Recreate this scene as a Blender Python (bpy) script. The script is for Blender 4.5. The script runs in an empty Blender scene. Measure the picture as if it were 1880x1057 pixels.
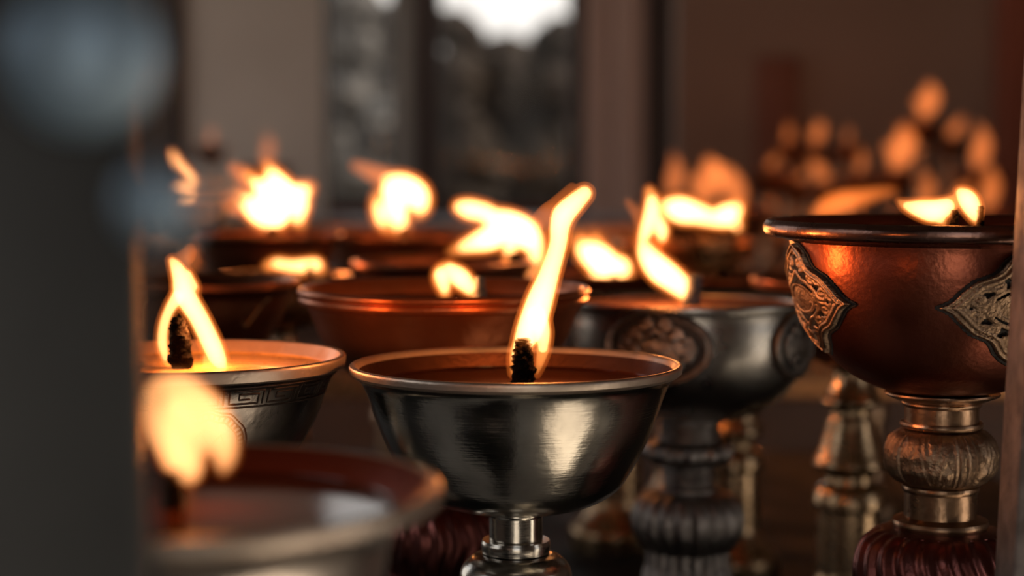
import bpy, bmesh, math, random
import numpy as np
from mathutils import Vector, Matrix
random.seed(7); rng = np.random.default_rng(7)
SC = bpy.context.scene
COL = SC.collection
PI = math.pi
R = math.radians

# ------------------------------------------------------------------ camera
F = 3400.0                       # focal length in pixels of the 1880 wide frame
CX, CY, HZ = 940.0, 528.5, 280.0
CAMZ = 0.249
PITCH = math.atan((CY-HZ)/F)
cam = bpy.data.cameras.new('camera'); camo = bpy.data.objects.new('camera', cam)
COL.objects.link(camo)
camo.location = (0, 0, CAMZ); camo.rotation_euler = (PI/2-PITCH, 0, 0)
cam.sensor_width = 36; cam.lens = F/1880*36
cam.clip_start = 0.02; cam.clip_end = 200
cam.dof.use_dof = True; cam.dof.focus_distance = 0.755; cam.dof.aperture_fstop = 5.2
SC.camera = camo
_f = Vector((0, math.cos(PITCH), -math.sin(PITCH))); _u = Vector((0, math.sin(PITCH), math.cos(PITCH)))
def at(px, py, Y):
    """the point of the place seen at pixel px, py at distance Y"""
    d = _f + Vector((1,0,0))*((px-CX)/F) - _u*((py-CY)/F)
    return Vector((0,0,CAMZ)) + d*(Y/d.y)

# ------------------------------------------------------------------ materials
def newmat(name):
    m = bpy.data.materials.new(name); m.use_nodes = True
    nt = m.node_tree; nt.nodes.clear()
    out = nt.nodes.new('ShaderNodeOutputMaterial')
    return m, nt, out
def N(nt, t, **kw):
    n = nt.nodes.new(t)
    for k, v in kw.items():
        if hasattr(n, k) and k not in ('Scale',): setattr(n, k, v)
        else: n.inputs[k].default_value = v
    return n
def surf(name, c1, c2, rough=(0.3,0.5), metallic=0.0, scale=60, bump=0.0, bscale=None, stretch=(1,1,1), coat=0.0, detail=6,
         spec=0.5, scratch=0.0, thresh=(0.35,0.7)):
    """a surface of two mottled colours with varying gloss and fine relief"""
    m, nt, out = newmat(name); L = nt.links.new
    b = nt.nodes.new('ShaderNodeBsdfPrincipled')
    tc = nt.nodes.new('ShaderNodeTexCoord')
    mp = nt.nodes.new('ShaderNodeMapping'); mp.inputs['Scale'].default_value = stretch
    L(tc.outputs['Object'], mp.inputs['Vector'])
    n1 = nt.nodes.new('ShaderNodeTexNoise'); n1.inputs['Scale'].default_value = scale; n1.inputs['Detail'].default_value = detail
    L(mp.outputs[0], n1.inputs['Vector'])
    r = nt.nodes.new('ShaderNodeMapRange'); r.inputs[1].default_value = thresh[0]; r.inputs[2].default_value = thresh[1]
    L(n1.outputs[0], r.inputs[0])
    mx = nt.nodes.new('ShaderNodeMix'); mx.data_type = 'RGBA'
    mx.inputs[6].default_value = (*c1, 1); mx.inputs[7].default_value = (*c2, 1)
    L(r.outputs[0], mx.inputs[0]); L(mx.outputs[2], b.inputs['Base Color'])
    rr = nt.nodes.new('ShaderNodeMapRange'); rr.inputs[3].default_value = rough[0]; rr.inputs[4].default_value = rough[1]
    L(r.outputs[0], rr.inputs[0]); L(rr.outputs[0], b.inputs['Roughness'])
    b.inputs['Metallic'].default_value = metallic
    b.inputs['Specular IOR Level'].default_value = spec
    b.inputs['Coat Weight'].default_value = coat
    if bump > 0:
        n2 = nt.nodes.new('ShaderNodeTexNoise'); n2.inputs['Scale'].default_value = bscale or scale*4; n2.inputs['Detail'].default_value = 5
        L(mp.outputs[0], n2.inputs['Vector'])
        bp = nt.nodes.new('ShaderNodeBump'); bp.inputs['Strength'].default_value = bump; bp.inputs['Distance'].default_value = 0.002
        L(n2.outputs[0], bp.inputs['Height']); last = bp
        if scratch > 0:
            mp2 = nt.nodes.new('ShaderNodeMapping'); mp2.inputs['Scale'].default_value = (30, 30, 900)
            L(tc.outputs['Object'], mp2.inputs['Vector'])
            n3 = nt.nodes.new('ShaderNodeTexNoise'); n3.inputs['Scale'].default_value = 1.5; n3.inputs['Detail'].default_value = 3
            L(mp2.outputs[0], n3.inputs['Vector'])
            bp2 = nt.nodes.new('ShaderNodeBump'); bp2.inputs['Strength'].default_value = scratch; bp2.inputs['Distance'].default_value = 0.001
            L(n3.outputs[0], bp2.inputs['Height']); L(bp.outputs[0], bp2.inputs['Normal']); last = bp2
        L(last.outputs[0], b.inputs['Normal'])
    L(b.outputs[0], out.inputs['Surface'])
    return m
M = {}
M['silver'] = surf('silver', (.60,.565,.50), (.42,.39,.35), (.14,.27), 1, 45, .05, 240, scratch=.08)
M['silver_rim'] = surf('silver_rim', (.62,.52,.44), (.45,.36,.30), (.38,.55), 1, 60, .10, 500)
M['grey_silver'] = surf('grey_silver', (.24,.21,.19), (.15,.13,.115), (.26,.42), 1, 50, .10, 300)
M['dull_silver'] = surf('dull_silver', (.60,.53,.48), (.44,.38,.34), (.28,.45), 1, 50, .10, 300)
M['engraved'] = surf('engraved_line', (.03,.02,.015), (.05,.035,.03), (.5,.7), .3, 80)
M['dark_silver'] = surf('dark_silver', (.32,.30,.28), (.21,.195,.18), (.22,.38), 1, 30, .08, 200)
M['dark_iron'] = surf('dark_iron', (.27,.24,.22), (.14,.12,.11), (.32,.5), 1, 120, .4, 500)
M['copper'] = surf('copper', (.26,.078,.045), (.17,.05,.034), (.30,.46), 1, 40, .10, 420)
M['copper_rim'] = surf('copper_rim', (.24,.135,.11), (.16,.085,.065), (.22,.36), 1, 60, .10, 300)
M['warm_copper'] = surf('warm_copper', (.48,.155,.065), (.30,.095,.04), (.28,.44), .93, 50, .12, 300)
M['red_copper'] = surf('red_copper', (.22,.075,.065), (.14,.045,.04), (.28,.42), 1, 60, .15, 300)
M['dark_copper'] = surf('dark_copper', (.30,.11,.055), (.17,.06,.035), (.30,.50), 1, 50, .2, 300)
M['bright_copper'] = surf('bright_copper', (.62,.30,.14), (.42,.18,.08), (.22,.38), 1, 50, .15, 300)
M['brass'] = surf('brass', (.40,.25,.155), (.27,.165,.10), (.26,.42), 1, 70, .12, 350)
M['old_brass'] = surf('old_brass', (.37,.25,.165), (.24,.155,.10), (.32,.5), 1, 150, .35, 700)
M['bright_brass'] = surf('bright_brass', (.50,.34,.20), (.34,.22,.12), (.20,.34), 1, 60, .08, 300)
M['black_backing'] = surf('black_backing', (.025,.02,.018), (.012,.01,.01), (.5,.7), .2, 200, .3, 600)
M['wick'] = surf('charred_wick', (.003,.0025,.002), (.008,.005,.004), (.75,.95), 0, 500, .9, 900, spec=.04)
M['cotton_wick'] = surf('cotton_wick', (.05,.055,.06), (.16,.20,.24), (.8,.95), 0, 300, .6, 800)
M['oil'] = surf('dark_oil', (.014,.004,.002), (.024,.007,.003), (.08,.15), 0, 40, .02, 60, spec=.4)
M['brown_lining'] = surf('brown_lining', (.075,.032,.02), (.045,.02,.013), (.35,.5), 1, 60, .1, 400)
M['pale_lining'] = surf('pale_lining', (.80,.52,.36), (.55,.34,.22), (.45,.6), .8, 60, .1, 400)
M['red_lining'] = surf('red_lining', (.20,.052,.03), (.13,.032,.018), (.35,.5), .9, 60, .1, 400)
M['wax'] = surf('dull_wax', (.16,.07,.035), (.08,.035,.018), (.5,.7), 0, 70, .2, 180, spec=.2)
M['butter'] = surf('butter', (.72,.40,.13), (.30,.12,.035), (.22,.4), 0, 70, .15, 180, thresh=(.52,.75))
M['post'] = surf('dark_steel', (.030,.031,.033), (.048,.050,.051), (.38,.5), .4, 12, .05, 80)
M['rust_steel'] = surf('weathered_steel', (.20,.165,.15), (.09,.075,.068), (.5,.7), .4, 90, .25, 500)
M['knob'] = surf('sky_tinted_metal', (.29,.40,.52), (.24,.34,.44), (.35,.5), .5, 20, .02, 80)  # bluish base colour stands in for sky reflected on the post
M['table'] = surf('table_paint', (.010,.012,.013), (.018,.018,.017), (.55,.8), 0, 18, .1, 90, spec=.12)
M['altar'] = surf('altar_wood', (.10,.050,.032), (.16,.075,.045), (.4,.6), 0, 8, .1, 80, stretch=(1,1,6))
M['plaster'] = surf('grey_plaster', (.62,.52,.45), (.50,.42,.36), (.8,.95), 0, 2.2, .2, 30)
M['brown_wall'] = surf('brown_wall', (.24,.17,.135), (.19,.13,.10), (.7,.9), 0, 1.6, .2, 30)
M['dark_wall'] = surf('dark_brown_wall', (.10,.075,.06), (.07,.05,.042), (.7,.9), 0, 1.5, .2, 30)  # plain dark brown, mottled at random
M['red_wood'] = surf('red_wood', (.26,.095,.06), (.20,.07,.045), (.65,.8), 0, 3, .1, 60, spec=.15, stretch=(6,6,.5))
M['faded_red'] = surf('faded_red', (.22,.10,.07), (.18,.08,.058), (.65,.8), 0, 3, .1, 60, spec=.15)
M['sill_wood'] = surf('sill_wood', (.12,.035,.022), (.08,.022,.014), (.8,.9), 0, 3, .1, 60, spec=.08)
M['dark_wood'] = surf('dark_wood', (.055,.030,.022), (.035,.02,.016), (.5,.7), 0, 4, .1, 60, stretch=(6,6,.5))
M['pale_wood'] = surf('weathered_wood', (.52,.34,.28), (.40,.25,.205), (.6,.8), 0, 3, .1, 60, stretch=(9,9,.4))
M['grey_wood'] = surf('grey_wood', (.34,.31,.28), (.27,.24,.22), (.6,.8), 0, 3, .1, 60, stretch=(9,9,.4))
M['stone'] = surf('stone_floor', (.50,.44,.36), (.38,.335,.28), (.6,.8), 0, 3, .2, 40)
M['paving'] = surf('paving', (.50,.45,.38), (.38,.34,.29), (.7,.9), 0, 2, .2, 30)
M['ceiling'] = surf('ceiling_paint', (.10,.075,.06), (.07,.055,.045), (.8,.95), 0, 2)
M['leaf'] = surf('dark_leaf', (.018,.012,.0085), (.010,.007,.005), (.8,.95), 0, 3, spec=.1)
M['leaf2'] = surf('grey_leaf', (.075,.068,.063), (.045,.042,.040), (.8,.95), 0, 3, spec=.1)
M['bark'] = surf('bark', (.06,.045,.035), (.04,.03,.025), (.8,.95), 0, 6)
M['white_paint'] = surf('white_paint', (.09,.09,.09), (.07,.07,.07), (.5,.6), 0, 4)

def flame_mat(name, col, strength):
    m, nt, out = newmat(name)
    e = nt.nodes.new('ShaderNodeEmission'); e.inputs[0].default_value = (*col, 1); e.inputs[1].default_value = strength
    nt.links.new(e.outputs[0], out.inputs['Volume'])
    m.cycles.homogeneous_volume = True
    return m
FC_CORE = (1.0, .47, .17); FC_OUT = (1.0, .21, .03)
M['flame_core'] = flame_mat('flame_core', FC_CORE, 700)
M['flame_body'] = flame_mat('flame_body', (1.0,.36,.08), 230)
M['flame_soft'] = flame_mat('flame_soft', FC_CORE, 330)
M['flame_edge'] = flame_mat('flame_edge', FC_OUT, 80)
M['flame_mid'] = flame_mat('flame_mid', FC_CORE, 170)
M['flame_dim'] = flame_mat('flame_dim', (1.0,.235,.052), 40)

gl, nt, out = newmat('window_glass')
tr = nt.nodes.new('ShaderNodeBsdfTransparent'); tr.inputs[0].default_value = (.93,.93,.93,1)
gs = nt.nodes.new('ShaderNodeBsdfGlossy'); gs.inputs['Roughness'].default_value = .03
fr = nt.nodes.new('ShaderNodeFresnel'); fr.inputs[0].default_value = 1.15
ms = nt.nodes.new('ShaderNodeMixShader')
nt.links.new(fr.outputs[0], ms.inputs[0]); nt.links.new(tr.outputs[0], ms.inputs[1]); nt.links.new(gs.outputs[0], ms.inputs[2])
nt.links.new(ms.outputs[0], out.inputs['Surface'])
M['glass'] = gl

# ------------------------------------------------------------------ object helpers
def mesh_obj(name, me, mat, parent=None):
    o = bpy.data.objects.new(name, me); COL.objects.link(o)
    if mat is not None and not me.materials: me.materials.append(mat)
    if parent is not None: o.parent = parent
    return o
def from_bm(name, bm, mat, parent=None, smooth=True, ang=40):
    me = bpy.data.meshes.new(name); bm.normal_update(); bm.to_mesh(me); bm.free()
    if smooth:
        me.shade_smooth(); me.set_sharp_from_angle(angle=R(ang))
    return mesh_obj(name, me, mat, parent)
def empty(name, loc, label=None, cat=None, group=None):
    o = bpy.data.objects.new(name, None); COL.objects.link(o); o.location = loc; o.empty_display_size = .02
    if label: tag(o, label, cat, group)
    return o
def tag(o, label, cat, group=None):
    o['label'] = label; o['category'] = cat
    if group: o['group'] = group
def struct(o): o['kind'] = 'structure'; return o
def box_bm(x0,x1,y0,y1,z0,z1, bev=0.0, bm=None):
    own = bm is None
    b = bmesh.new()
    bmesh.ops.create_cube(b, size=1.0)
    for v in b.verts:
        v.co = Vector(((x0+x1)/2+v.co.x*(x1-x0), (y0+y1)/2+v.co.y*(y1-y0), (z0+z1)/2+v.co.z*(z1-z0)))
    if bev: bmesh.ops.bevel(b, geom=b.edges[:], offset=bev, segments=2, affect='EDGES', profile=.5)
    if own: return b
    me = bpy.data.meshes.new('t'); b.to_mesh(me); b.free(); bm.from_mesh(me); bpy.data.meshes.remove(me)
    return bm
def boxo(name, x0,x1,y0,y1,z0,z1, mat, parent=None, bev=0.0):
    return from_bm(name, box_bm(x0,x1,y0,y1,z0,z1,bev), mat, parent, smooth=bev>0, ang=50)

def cr(pts, n):
    """Catmull-Rom through pts, n steps a span"""
    P = [np.array(p, float) for p in pts]
    if len(P) < 3 or n <= 1: return P
    out = []
    E = [2*P[0]-P[1]] + P + [2*P[-1]-P[-2]]
    for i in range(len(P)-1):
        a,b,c,d = E[i:i+4]
        for k in range(n):
            t = k/n
            out.append(.5*((2*b)+(c-a)*t+(2*a-5*b+4*c-d)*t*t+(3*b-a-3*c+d)*t**3))
    out.append(P[-1]); return out
def lathe_bm(segs, nseg=96, n=5, disp=None, bm=None):
    """turn a profile; segs is a list of smooth runs of (r, z), a new run starts a crisp edge"""
    prof = []
    for s in segs:
        q = cr(s, n)
        for p in q:
            if prof and abs(prof[-1][0]-p[0])+abs(prof[-1][1]-p[1]) < 1e-7: continue
            prof.append((max(p[0],0), p[1]))
    bm = bm or bmesh.new(); rings = []
    for r, z in prof:
        if r < 1e-6: rings.append([bm.verts.new((0,0,z))]); continue
        ring = []
        for k in range(nseg):
            th = 2*PI*k/nseg
            rr = r + (disp(th, z, r) if disp else 0)
            ring.append(bm.verts.new((rr*math.cos(th), rr*math.sin(th), z)))
        rings.append(ring)
    for a, b in zip(rings[:-1], rings[1:]):
        if len(a) == 1 and len(b) == 1: continue
        for k in range(nseg):
            k2 = (k+1) % nseg
            if len(a) == 1: bm.faces.new((a[0], b[k2], b[k]))
            elif len(b) == 1: bm.faces.new((a[k], a[k2], b[0]))
            else: bm.faces.new((a[k], a[k2], b[k2], b[k]))
    if len(rings[0]) > 1 and len(rings[-1]) > 1: pass
    bmesh.ops.recalc_face_normals(bm, faces=bm.faces[:])
    return bm

# ------------------------------------------------------------------ bowls: profiles in units of the rim radius, z = 0 at the rim
BOWL = {
 'flared': dict(out=[[(1,0),(1.004,-.012),(1.0,-.042)],[(1.0,-.042),(.975,-.062)],[(.975,-.062),(.935,-.098),(.892,-.19),(.845,-.33),(.775,-.50),(.716,-.61),(.625,-.745),(.49,-.83),(.30,-.878),(.17,-.89)]],
                inn=[[(1,0),(.986,.006),(.968,0),(.945,-.03)],[(.945,-.03),(.93,-.06),(.90,-.12),(.85,-.22),(.80,-.34),(.73,-.50),(.60,-.68),(.4,-.79),(0,-.82)]], zb=.89),
 'conical': dict(out=[[(1,0),(1.004,-.015),(.998,-.07)],[(.998,-.07),(.965,-.085)],[(.965,-.085),(.915,-.13),(.88,-.20),(.835,-.33),(.77,-.47),(.66,-.63),(.48,-.77),(.26,-.85),(.17,-.86)]],
                inn=[[(1,0),(.985,.006),(.965,0)],[(.965,0),(.92,-.07),(.87,-.15),(.80,-.28),(.70,-.48),(.5,-.65),(0,-.76)]], zb=.86),
 'lipped': dict(out=[[(1,0),(1.006,-.02),(1.0,-.055)],[(1.0,-.055),(.95,-.075),(.88,-.11),(.815,-.19),(.79,-.32),(.745,-.48),(.65,-.64),(.46,-.76),(.2,-.82)]],
                inn=[[(1,0),(.985,.008),(.96,0)],[(.96,0),(.88,-.055),(.80,-.12),(.76,-.22),(.72,-.40),(.6,-.56),(.35,-.69),(0,-.74)]], zb=.82),
 'rolled': dict(out=[[(.985,.03),(1.0,.005),(1.0,-.025),(.985,-.05),(.95,-.062),(.91,-.066)],[(.91,-.066),(.855,-.085)],[(.855,-.085),(.848,-.13),(.835,-.26),(.79,-.44),(.71,-.62),(.58,-.78),(.41,-.885),(.26,-.925),(.2,-.93)]],
                inn=[[(.985,.03),(.965,.036),(.94,.028)],[(.94,.028),(.88,-.02),(.83,-.08),(.81,-.2),(.77,-.40),(.68,-.60),(.5,-.77),(0,-.85)]], zb=.93),
 'round': dict(out=[[(1,0),(1.003,-.02),(.995,-.055)],[(.995,-.055),(.955,-.075)],[(.955,-.075),(.952,-.13),(.955,-.24),(.935,-.44),(.85,-.66),(.66,-.85),(.40,-.955),(.25,-.975)]],
                inn=[[(1,0),(.985,.005),(.965,0)],[(.965,0),(.92,-.05),(.91,-.2),(.89,-.4),(.80,-.62),(.6,-.79),(0,-.88)]], zb=.975),
 'banded': dict(out=[[(1,0),(1.012,-.02),(1.005,-.045)],[(1.005,-.045),(.99,-.055)],[(.99,-.055),(1.0,-.075),(.992,-.105)],[(.992,-.105),(.95,-.12)],[(.95,-.12),(.905,-.22),(.84,-.37),(.74,-.52),(.52,-.68),(.25,-.76),(.2,-.765)]],
                inn=[[(1,0),(.985,.006),(.965,0)],[(.965,0),(.92,-.07),(.87,-.17),(.79,-.35),(.68,-.48),(.45,-.62),(0,-.69)]], zb=.765),
}
RIMSEGS = {'flared': 2, 'conical': 2, 'lipped': 1, 'rolled': 2, 'round': 2, 'banded': 4}
_BR = {}
def bowl_r(style, z):
    if style not in _BR:
        pts = [p for q in BOWL[style]['out'] for p in cr(q,6)]
        _BR[style] = (np.array([-p[1] for p in pts]), np.array([p[0] for p in pts]))
    return float(np.interp(-z, *_BR[style]))
def inner_r(style, z):
    pts = [p for s in BOWL[style]['inn'] for p in cr(s,6)]
    zs = np.array([-p[1] for p in pts]); rs = np.array([p[0] for p in pts])
    return float(np.interp(-z, zs, rs))

# ------------------------------------------------------------------ pedestals: r in rim radii, t from the bowl (0) to the table (1)
def S(*p): return list(p)
PED = {
 'plain': [('stem', [S((.01,0),(.167,0)), S((.167,0),(.172,.012),(.167,.024)), S((.163,.026),(.163,.125)), S((.163,.125),(.16,.128)), S((.205,.13),(.212,.15),(.207,.185)), S((.205,.185),(.01,.19))], None),
           ('base', [S((.01,.188),(.215,.19)), S((.215,.19),(.27,.205),(.325,.245),(.345,.30),(.325,.365),(.26,.42),(.20,.47),(.185,.55),(.21,.64),(.31,.76),(.46,.86),(.56,.92)), S((.56,.92),(.58,.94),(.58,1.0)), S((.58,1.0),(.01,1.0))], None)],
 'ornate': [('stem', [S((.01,0),(.318,0)), S((.318,0),(.315,.008),(.25,.022)), S((.215,.026),(.222,.034),(.214,.042)), S((.205,.044),(.205,.088)), S((.226,.09),(.23,.098),(.224,.106)), S((.20,.108),(.20,.112)),
                      S((.19,.275),(.2,.28)), S((.212,.282),(.214,.292),(.208,.30)), S((.20,.302),(.20,.375)), S((.2,.375),(.262,.385)), S((.262,.385),(.268,.396),(.26,.41)), S((.26,.41),(.01,.412))], None),
            ('knop', [S((.15,.106),(.20,.108)), S((.20,.108),(.262,.124),(.305,.155),(.318,.19),(.306,.228),(.262,.262),(.205,.278)), S((.205,.278),(.15,.28))], 'chevron'),
            ('base', [S((.01,.41),(.27,.41)), S((.27,.41),(.36,.425),(.435,.465),(.47,.53),(.462,.60),(.43,.66),(.41,.69)), S((.41,.69),(.39,.70),(.39,.74)), S((.39,.74),(.46,.80),(.57,.90)), S((.57,.90),(.6,.92),(.6,1)), S((.6,1),(.01,1))], 'petal')],
 'gadroon': [('stem', [S((.01,0),(.27,0)), S((.27,0),(.27,.012),(.25,.02)), S((.235,.022),(.25,.038),(.238,.052)), S((.235,.054),(.252,.07),(.24,.088)), S((.25,.09),(.262,.104),(.25,.118)),
                       S((.2,.12),(.2,.25)), S((.215,.252),(.225,.265),(.21,.28)), S((.21,.282),(.232,.30),(.21,.318)), S((.205,.32),(.225,.338),(.208,.355)), S((.208,.357),(.24,.38),(.235,.40)), S((.235,.4),(.01,.402))], None),
             ('knop', [S((.15,.118),(.25,.12)), S((.25,.12),(.325,.14),(.355,.178),(.335,.215),(.26,.245),(.21,.25)), S((.21,.25),(.15,.252))], 'lumps'),
             ('base', [S((.01,.395),(.25,.395)), S((.25,.395),(.355,.42),(.43,.475),(.452,.54),(.44,.61),(.385,.68),(.345,.71)), S((.345,.71),(.33,.715),(.33,.745)), S((.345,.75),(.42,.83),(.56,.91)), S((.56,.91),(.58,.93),(.58,1)), S((.58,1),(.01,1))], 'gadroon')],
 'baluster': [('stem', [S((.01,0),(.20,0)), S((.20,0),(.17,.03),(.185,.09),(.245,.155),(.295,.185)), S((.295,.185),(.30,.198),(.285,.21)), S((.22,.215),(.20,.24),(.205,.27)), S((.205,.27),(.23,.29),(.255,.35),(.315,.45),(.365,.51)), S((.365,.51),(.375,.53),(.355,.55)), S((.27,.555),(.24,.59),(.25,.63)), S((.25,.63),(.33,.66),(.365,.70),(.375,.73)), S((.375,.73),(.375,.755),(.35,.765)), S((.30,.77),(.30,.775)), S((.3,.775),(.01,.777))], None),
              ('base', [S((.01,.77),(.31,.77)), S((.31,.77),(.32,.82),(.33,.90)), S((.33,.90),(.42,.925),(.56,.955)), S((.56,.955),(.58,.965),(.58,1)), S((.58,1),(.01,1))], None)],
}
PEDFOOT = {'plain': .47, 'ornate': .70, 'gadroon': .71, 'baluster': .765}
def disp_fn(kind, R0):
    if kind == 'gadroon':
        return lambda th, z, r: (R0*.042*(abs(math.cos(th*9))**.6-.6)) if r > .26*R0 else 0
    if kind == 'petal':
        return lambda th, z, r: R0*.012*math.sin(th*22+math.sin(z/R0*16)*1.1) if .33*R0 < r < .48*R0 else 0
    if kind == 'lumps':
        return lambda th, z, r: R0*.020*(math.sin(th*11)+.5*math.sin(th*23+1)) if r > .24*R0 else 0
    if kind == 'chevron':
        def f(th, z, r):
            if r < .235*R0: return 0
            u = (th*4/(2*PI)) % 1.0
            if u < .36: return R0*.006*math.sin(th*52)
            return R0*.005*(math.sin(z/R0*46+3*math.sin(th*12))*math.sin(th*24+1)+.5*math.sin(z/R0*70))
        return f
    return None

def _ico():
    b = bmesh.new(); bmesh.ops.create_icosphere(b, subdivisions=2, radius=1.0)
    b.verts.ensure_lookup_table()
    V = np.array([v.co[:] for v in b.verts]); Fc = np.array([[v.index for v in f.verts] for f in b.faces]); b.free()
    return V, Fc
ICOV, ICOF = _ico()
def blobs_mesh(cs, rs):
    """one mesh of many small ellipsoids, centres cs and radii rs (x, y, z)"""
    cs = np.array(cs); rs = np.array(rs); n = len(cs)
    V = (ICOV[None]*rs[:,None,:]+cs[:,None,:]).reshape(-1,3)
    Fc = (ICOF[None]+np.arange(n)[:,None,None]*len(ICOV)).reshape(-1,3)
    me = bpy.data.meshes.new('blobs'); me.from_pydata(V.tolist(), [], Fc.tolist()); me.update()
    return me
# ------------------------------------------------------------------ flames: chains of (px, py, radius px) at the flame's distance
def flame_mesh(chains, Y, scale=1.0, off=0.0, depth=.62, origin=Vector((0,0,0)), vox=None):
    k = Y/F
    cs, rs = [], []
    for ch in chains:
        pts = cr([np.array(c[:3], float) for c in ch], 8) if len(ch) > 2 else [np.array(c, float) for c in ch]
        dd = ch[0][3] if len(ch[0]) > 3 else 0.0
        # resample densely
        dense = [pts[0]]
        for a, b in zip(pts[:-1], pts[1:]):
            L = np.hypot(*(b-a)[:2]); m = max(1, int(L/max(2.0, .22*min(a[2], b[2]))))
            for i in range(1, m+1): dense.append(a+(b-a)*i/m)
        for p in dense:
            r = max(p[2]*scale+off, 1.2)
            c = at(p[0], p[1], Y) - origin; c.y += dd*k
            cs.append(c[:]); rs.append((r*k, r*k*depth, r*k))
    me = blobs_mesh(cs, rs)
    o = bpy.data.objects.new('tmp', me); COL.objects.link(o)
    mod = o.modifiers.new('r', 'REMESH'); mod.mode = 'VOXEL'; mod.voxel_size = (vox or 2.2)*k; mod.use_smooth_shade = True
    sm = o.modifiers.new('s', 'SMOOTH'); sm.factor = .5; sm.iterations = 7
    dg = bpy.context.evaluated_depsgraph_get()
    ev = o.evaluated_get(dg)
    res = bpy.data.meshes.new_from_object(ev, depsgraph=dg)
    bpy.data.objects.remove(o); bpy.data.meshes.remove(me)
    res.shade_smooth()
    return res
def add_flame(parent, chains, Y, core='flame_core', halo=5, power=.05, vox=None, wisps=None, shrink=0.0, edge='flame_edge', lightpos=None):
    org = Vector(parent.location)
    allc = chains + (wisps or [])
    fm = flame_mesh(allc, Y, off=halo+2, origin=org, vox=vox); fm.name = 'flame'
    fl = mesh_obj('flame', fm, M[edge], parent)
    if core == 'flame_core':
        bm_ = flame_mesh(chains, Y, off=-.5, origin=org, vox=vox); bm_.name = 'flame_body'
        mesh_obj('flame_body', bm_, M['flame_body'], fl)
        ch2 = [[p for p in c if p[2] > 10] for c in chains]; ch2 = [c for c in ch2 if len(c) > 1]
        cm = flame_mesh(ch2, Y, off=-4.0, origin=org, vox=vox); cm.name = 'flame_core'
        mesh_obj('flame_core', cm, M['flame_core'], fl)
    else:
        cm = flame_mesh(chains, Y, off=-shrink, origin=org, vox=vox); cm.name = 'flame_core'
        mesh_obj('flame_core', cm, M[core], fl)
    if power:
        if lightpos is None:
            xs = [p for c in chains for p in c]
            w = np.array([p[2]**2 for p in xs]); 
            px = float(np.sum([p[0]*p[2]**2 for p in xs])/w.sum()); py = float(np.sum([p[1]*p[2]**2 for p in xs])/w.sum())
        else: px, py = lightpos
        add_light(fl, at(px, py, Y)-org, power)
    return fl
def add_light(parent, loc, power, r=.007):
    l = bpy.data.lights.new('flame_light', 'POINT'); l.energy = power*2.6; l.color = (1, .29, .062); l.shadow_soft_size = r
    lo = bpy.data.objects.new('flame_light', l); COL.objects.link(lo); lo.parent = parent; lo.location = loc
    return lo

def wick_bm(path, rough=.12, nseg=14, seed=1):
    """charred rag: a lumpy tapering stalk along path of (x, y, z, r)"""
    rg = np.random.default_rng(seed)
    pts = cr([np.array(p, float) for p in path], 8)
    bm = bmesh.new(); rings = []
    for i, p in enumerate(pts):
        ring = []
        for k in range(nseg):
            th = 2*PI*k/nseg
            rr = p[3]*(1+rough*rg.normal())
            ring.append(bm.verts.new((p[0]+rr*math.cos(th), p[1]+rr*math.sin(th), p[2]+.15*p[3]*rg.normal()*rough*3)))
        rings.append(ring)
    for a, b in zip(rings[:-1], rings[1:]):
        for k in range(nseg): bm.faces.new((a[k], a[(k+1)%nseg], b[(k+1)%nseg], b[k]))
    bm.faces.new(rings[-1]); bm.faces.new(rings[0][::-1])
    bmesh.ops.recalc_face_normals(bm, faces=bm.faces[:])
    return bm

def face_az(deg, cx=940): return -PI/2 + R(deg) - math.atan((cx-CX)/F)
# ------------------------------------------------------------------ medallions: relief plaques wrapped on a bowl
def ogee(n=400):
    """half outline of the pointed, scalloped plaque in unit u, v"""
    key = [(-1,0),(-.86,.10),(-.74,.27),(-.60,.44),(-.46,.52),(-.36,.60),(-.24,.80),(-.08,.93),(0,.97)]
    top = cr(key, 8); top = [(p[0],p[1]) for p in top]
    top += [(-p[0],p[1]) for p in top[::-1][1:]]
    bot = [(p[0],-p[1]) for p in top[::-1][1:-1]]
    return np.array(top+bot)
def oval(n=120):
    t = np.linspace(PI, -PI, n, endpoint=False)
    return np.stack([np.cos(t)*1.0, np.sign(np.sin(t))*np.abs(np.sin(t))**1.0*.95], 1)
def poly_dist(P, X, Y_):
    d = np.full(X.shape, 1e9); inside = np.zeros(X.shape, bool)
    n = len(P)
    for i in range(n):
        a = P[i]; b = P[(i+1)%n]; ab = b-a
        t = np.clip(((X-a[0])*ab[0]+(Y_-a[1])*ab[1])/(ab@ab+1e-12), 0, 1)
        d = np.minimum(d, np.hypot(X-a[0]-t*ab[0], Y_-a[1]-t*ab[1]))
        c = ((a[1] > Y_) != (b[1] > Y_)) & (X < (b[0]-a[0])*(Y_-a[1])/((b[1]-a[1]) if abs(b[1]-a[1])>1e-12 else 1e-12)+a[0])
        inside ^= c
    return np.where(inside, d, -d)
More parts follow.
